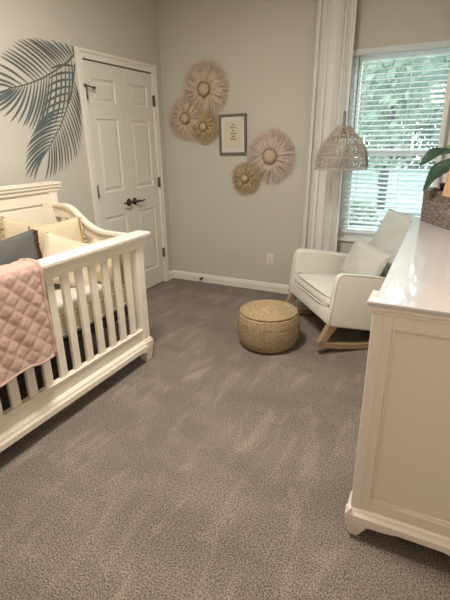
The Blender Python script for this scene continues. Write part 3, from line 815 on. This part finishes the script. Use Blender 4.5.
# ------------------------------------------------------------------ basket and plant on the dresser
BA = math.atan2(-.86, .5)
bk0 = Vector((2.488, -1.000)); du = Vector((.503, -.864)); dv = Vector((.864, .503)); BL, BW = .330, .170
bc_ = bk0 + du*BL/2 + dv*BW/2
bs = thing('wicker_basket', 'rectangular grey brown wicker basket holding the plant on the dresser', 'basket', (bc_.x, bc_.y, DH+.001), (0, 0, BA))
def rr_(L_, W_, r, n=6):
    out = []
    for cx, cy, s0 in ((L_/2-r, W_/2-r, 0), (-L_/2+r, W_/2-r, 1), (-L_/2+r, -W_/2+r, 2), (L_/2-r, -W_/2+r, 3)):
        for k in range(n): a = PI/2*(s0+k/(n-1)); out.append((cx+r*math.cos(a), cy+r*math.sin(a)))
    return out
m = MB(); rows = 14
for i in range(rows):
    z = .007 + i*.0125; f = .97 + .03*i/rows
    ring = rr_(BL*f, BW*f, .025, 8); dense = []
    for j in range(len(ring)):
        a, b2 = Vector(ring[j]), Vector(ring[(j+1) % len(ring)]); kk = max(1, int((b2-a).length/.012))
        for q in range(kk): dense.append(a + (b2-a)*q/kk)
    nn = len(dense); pts = []
    for j, q in enumerate(dense):
        d = q.normalized()*(.0028 if (j + i) % 2 else -.0018); pts.append((q.x+d.x, q.y+d.y, z))
    m.tube(pts, .0074, 6, closed=True)
m.prism(rr_(BL*.95, BW*.95, .02), 'z', .0, .008)
m.build('woven_wall', M['basket'], bs)
MB().tube([(x, y, .180) for x, y in rr_(BL, BW, .025, 8)], .011, 8, closed=True).build('rim', M['basket'], bs)
plp = bc_ - du*.010
pl = thing('potted_plant', 'broad leaved green plant growing from the wicker basket', 'plant', (plp.x, plp.y, DH+.0105))
MB().lathe([(0, 0), (.050, 0), (.055, .01), (.064, .19), (.067, .20), (.067, .215), (.060, .215), (.058, .19), (0, .188)], 24).build('pot', M['pot'], pl)
MB().lathe([(0, .192), (.058, .190)], 20).build('soil', M['soil'], pl)
def leaf(base, tip, width, droop, mk, up=(0,0,1), fold=.3):
    b2 = Vector(base); t = Vector(tip); d = t-b2; L_ = d.length; f = d.normalized()
    s = f.cross(Vector(up)).normalized(); u = s.cross(f).normalized(); n = 14; m = MB()
    def fn(a, v):
        q = 2*a-1; w_ = width*(math.sin(PI*min(1, v**.8*.97+.015))**.75)
        p = b2 + d*v + u*(droop*L_*math.sin(PI*v)) + s*(q*w_) + u*(fold*abs(q)*w_ - .12*abs(q)**2*w_*math.sin(v*9))
        return tuple(p)
    m.grid(fn, 9, n); return m
def stemline(a, b2, sag=.02):
    a, b2 = Vector(a), Vector(b2); return [tuple(a + (b2-a)*s/6 + Vector((0, 0, sag*math.sin(PI*s/6)))) for s in range(7)]
base = (plp.x, plp.y, DH+.20)
leaves = [  # base, tip, half width, droop, material (world metres)
    ((2.605,-1.30,1.372), (2.468,-1.36,1.300), .046, .10, 'leaf', (0,-.45,1)),
    ((2.720,-1.24,1.395), (2.570,-1.27,1.372), .042, .12, 'leaf2', (0,-.5,1)),
    ((2.650,-1.20,1.325), (2.492,-1.13,1.150), .054, .10, 'leaf', (-.3,-.7,.8)),
    ((2.640,-1.14,1.30), (2.560,-1.04,1.22), .04, .10, 'leaf', (-.4,.2,.9)),
    ((2.74,-1.10,1.36), (2.86,-1.02,1.30), .045, .1, 'leaf', (0,0,1)),
    ((2.72,-1.20,1.40), (2.86,-1.28,1.41), .045, .1, 'leaf2', (0,0,1)),
    ((2.66,-1.12,1.40), (2.62,-1.02,1.47), .04, .1, 'leaf', (-.6,-.6,.5)),
    ((2.70,-1.16,1.46), (2.76,-1.10,1.58), .04, .08, 'leaf', (-.7,-.6,.2)),
]
for b2, t_, wd, dr_, mk, up in leaves:
    m = leaf(b2, t_, wd, dr_, mk, up); lo = m.build('leaf', M[mk], pl, org=pl.location, solid=.0012)
    s = MB(); s.tube([(base[0], base[1], base[2]-.01)] + stemline((base[0], base[1], base[2]+.03), b2, .015), .0042, 7)
    s.build('stem', M['stem'], lo, org=pl.location)

# ------------------------------------------------------------------ table lamp at the frame's right edge
lx, ly = 2.742, -1.62
tl = thing('table_lamp', 'table lamp with tan fabric shade on the dresser beside the basket', 'table lamp', (lx, ly, DH+.001))
MB().lathe([(.150, .220), (.126, .400), (.123, .400), (.147, .222), (.150, .220)], 40).build('lamp_shade', M['shade'], tl)
MB().lathe([(0, 0), (.060, 0), (.063, .008), (.045, .018), (.030, .03), (.048, .07), (.056, .11), (.044, .16), (.018, .195), (.012, .21), (.012, .25), (0, .25)], 28).build('lamp_base', M['lbase'], tl)
m = MB()
for k in range(3):
    a = 2*PI*k/3; m.tube([(.010*math.cos(a), .010*math.sin(a), .235), (.148*math.cos(a), .148*math.sin(a), .224)], .002, 5)
m.build('shade_ring', M['knob'], tl)
MB().lathe([(0, .25), (.014, .25), (.016, .27), (.028, .30), (.028, .325), (.016, .345), (0, .35)], 16).build('light_bulb', M['bulb'], tl)

# ------------------------------------------------------------------ garden outside the window
struct(MB().box(-16, 16, .16, 44, -.62, -.55).build('ground_1', M['grass']))
def tree(name, label, x, y, h, cr_, fm, seed, n=1100, trunk=.12):
    rnd = random.Random(seed); t = thing(name, label, 'tree', (x, y, -.55), group='trees outside the window')
    MB().tube([(0,0,0), (.05,0,h*.35), (-.03,.05,h*.7), (0,0,h*.95)], [trunk, trunk*.8, trunk*.55, trunk*.2], 9).build('trunk', M['bark'], t)
    m = MB()
    for k in range(n):
        while True:
            p = Vector((rnd.uniform(-1,1), rnd.uniform(-1,1), rnd.uniform(-1,1)))
            if p.length < 1: break
        p = Vector((p.x*cr_, p.y*cr_, h*.62 + p.z*h*.42))
        a = Vector((rnd.gauss(0,1), rnd.gauss(0,1), rnd.gauss(0,1))).normalized(); b2 = a.orthogonal().normalized(); c2 = a.cross(b2)
        s = rnd.uniform(.10, .22)*(1 + max(0, y-9)*.06)
        m.add([p+b2*s, p+c2*s*.55, p-b2*s, p-c2*s*.55], [(0,1,2,3)])
    m.build('foliage', M['fol'][fm], t)
tree('garden_tree', 'leafy garden tree outside, behind the middle of the window', 1.0, 9.5, 5.6, 1.15, 0, 31, 900)
tree('garden_tree', 'thick trunked tree outside at the right edge of the window', 2.62, 7.2, 6.5, .75, 2, 32, 420, .17)
tree('garden_tree', 'tree outside at the left edge of the window', -1.2, 12, 6.0, 1.2, 1, 33, 900)
tree('garden_tree', 'farther tall tree outside between the leafy tree and left tree', .0, 17, 7.5, 1.6, 1, 34, 1300)
tree('garden_tree', 'farther tall tree outside behind the thick trunked tree', 3.6, 16, 7.0, 1.6, 0, 35, 1300)
tree('garden_tree', 'distant dark tree at far left of the window view', -3.6, 22, 7.5, 2.2, 2, 36, 1300)
tree('garden_tree', 'distant dark tree in the centre of the window view', 1.9, 25, 8.5, 2.6, 2, 37)
def shrub(label, x, y, r, fm, seed):
    rnd = random.Random(seed); t = thing('garden_shrub', label, 'shrub', (x, y, -.55), group='shrubs on the lawn'); m = MB()
    for k in range(420):
        while True:
            p = Vector((rnd.uniform(-1,1), rnd.uniform(-1,1), rnd.uniform(0,1)))
            if p.length < 1: break
        p = Vector((p.x*r, p.y*r*.7, .12+p.z*r*.8)); a = Vector((rnd.gauss(0,1), rnd.gauss(0,1), rnd.gauss(0,1))).normalized(); b2 = a.orthogonal().normalized(); c2 = a.cross(b2); s = rnd.uniform(.06, .13)
        m.add([p+b2*s, p+c2*s*.6, p-b2*s, p-c2*s*.6], [(0,1,2,3)])
    m.build('foliage', M['fol'][fm], t); MB().tube([(0,0,0), (0,0,r*.5)], .03, 6).build('stem', M['bark'], t)
shrub('low shrub on the lawn left of the leafy tree', -.9, 9.0, .75, 2, 41)
shrub('low shrub on the lawn under the leafy tree', .7, 7.0, .6, 0, 42)
shrub('low shrub on the lawn near the thick trunked tree', 1.95, 6.0, .5, 2, 43)

def hedge(label, x0, x1, y, h, fm, seed):
    rnd = random.Random(seed); cx = (x0+x1)/2; t = thing('garden_hedge', label, 'hedge', (cx, y, -.55)); m = MB()
    for k in range(2600):
        p = Vector((rnd.uniform(x0, x1)-cx, rnd.uniform(-.5, .5), .02+rnd.random()*h*(1+.12*math.sin(rnd.uniform(0, 6))))); a = Vector((rnd.gauss(0,1), rnd.gauss(0,1), rnd.gauss(0,1))).normalized(); b2 = a.orthogonal().normalized(); c2 = a.cross(b2); s = rnd.uniform(.16, .32)
        m.add([p+b2*s, p+c2*s*.6, p-b2*s, p-c2*s*.6], [(0,1,2,3)])
    m.build('foliage', M['fol'][fm], t)
    m = MB()
    m.tube([(0, 0, 0), (.05, 0, h*.4), (0, 0, h*.7)], .07, 6)
    m.build('stem', M['bark'], t)
hedge('long dense hedge along the back of the lawn outside', -9, 7, 29, 4.2, 2, 51)

# ------------------------------------------------------------------ light
wd = bpy.data.worlds.new('sky'); S.world = wd; wd.use_nodes = True
N = wd.node_tree.nodes; L = wd.node_tree.links; bg = N['Background']
tc = N.new('ShaderNodeTexCoord'); sx = N.new('ShaderNodeSeparateXYZ'); L.new(tc.outputs['Generated'], sx.inputs[0])
rp = N.new('ShaderNodeValToRGB'); rp.color_ramp.elements[0].position = .45; rp.color_ramp.elements[0].color = (.92, 1.0, .98, 1); rp.color_ramp.elements[1].position = 1; rp.color_ramp.elements[1].color = (.72, .86, 1.0, 1)
mr = N.new('ShaderNodeMapRange'); mr.inputs['From Min'].default_value = -1; mr.inputs['From Max'].default_value = 1
L.new(sx.outputs['Z'], mr.inputs[0]); L.new(mr.outputs[0], rp.inputs[0]); L.new(rp.outputs[0], bg.inputs[0]); bg.inputs[1].default_value = 5.0

def light(name, typ, loc, power, col, size=.2, rot=None):
    l = bpy.data.lights.new(name, typ); l.energy = power; l.color = col
    if typ == 'POINT': l.shadow_soft_size = size
    if typ == 'AREA': l.shape = 'DISK'; l.size = size
    if typ == 'SUN': l.angle = math.radians(size)
    o = bpy.data.objects.new(name, l); COL.objects.link(o); o.location = loc
    if rot: o.rotation_euler = rot
    return o
light('ceiling_light', 'AREA', (1.45, -2.45, 2.70), 66, (1.0, .94, .85), .55)
light('warm_fill', 'POINT', (2.35, -4.25, 2.1), 11, (1.0, .80, .64), .18)  # added warm fill behind the camera, tints dresser end and crib front
light('lamp_glow', 'POINT', (lx, ly, DH+.30), 1.3, (1.0, .88, .72), .04)
light('sun', 'SUN', (0, -10, 10), 1.5, (1.0, .97, .9), 3, (math.radians(42), 0, math.radians(20)))

S.view_settings.view_transform = 'Standard'
S.view_settings.look = 'None'
S.view_settings.exposure = 0
S.cycles.use_denoising = True
S.cycles.max_bounces = 8
S.cycles.transparent_max_bounces = 16
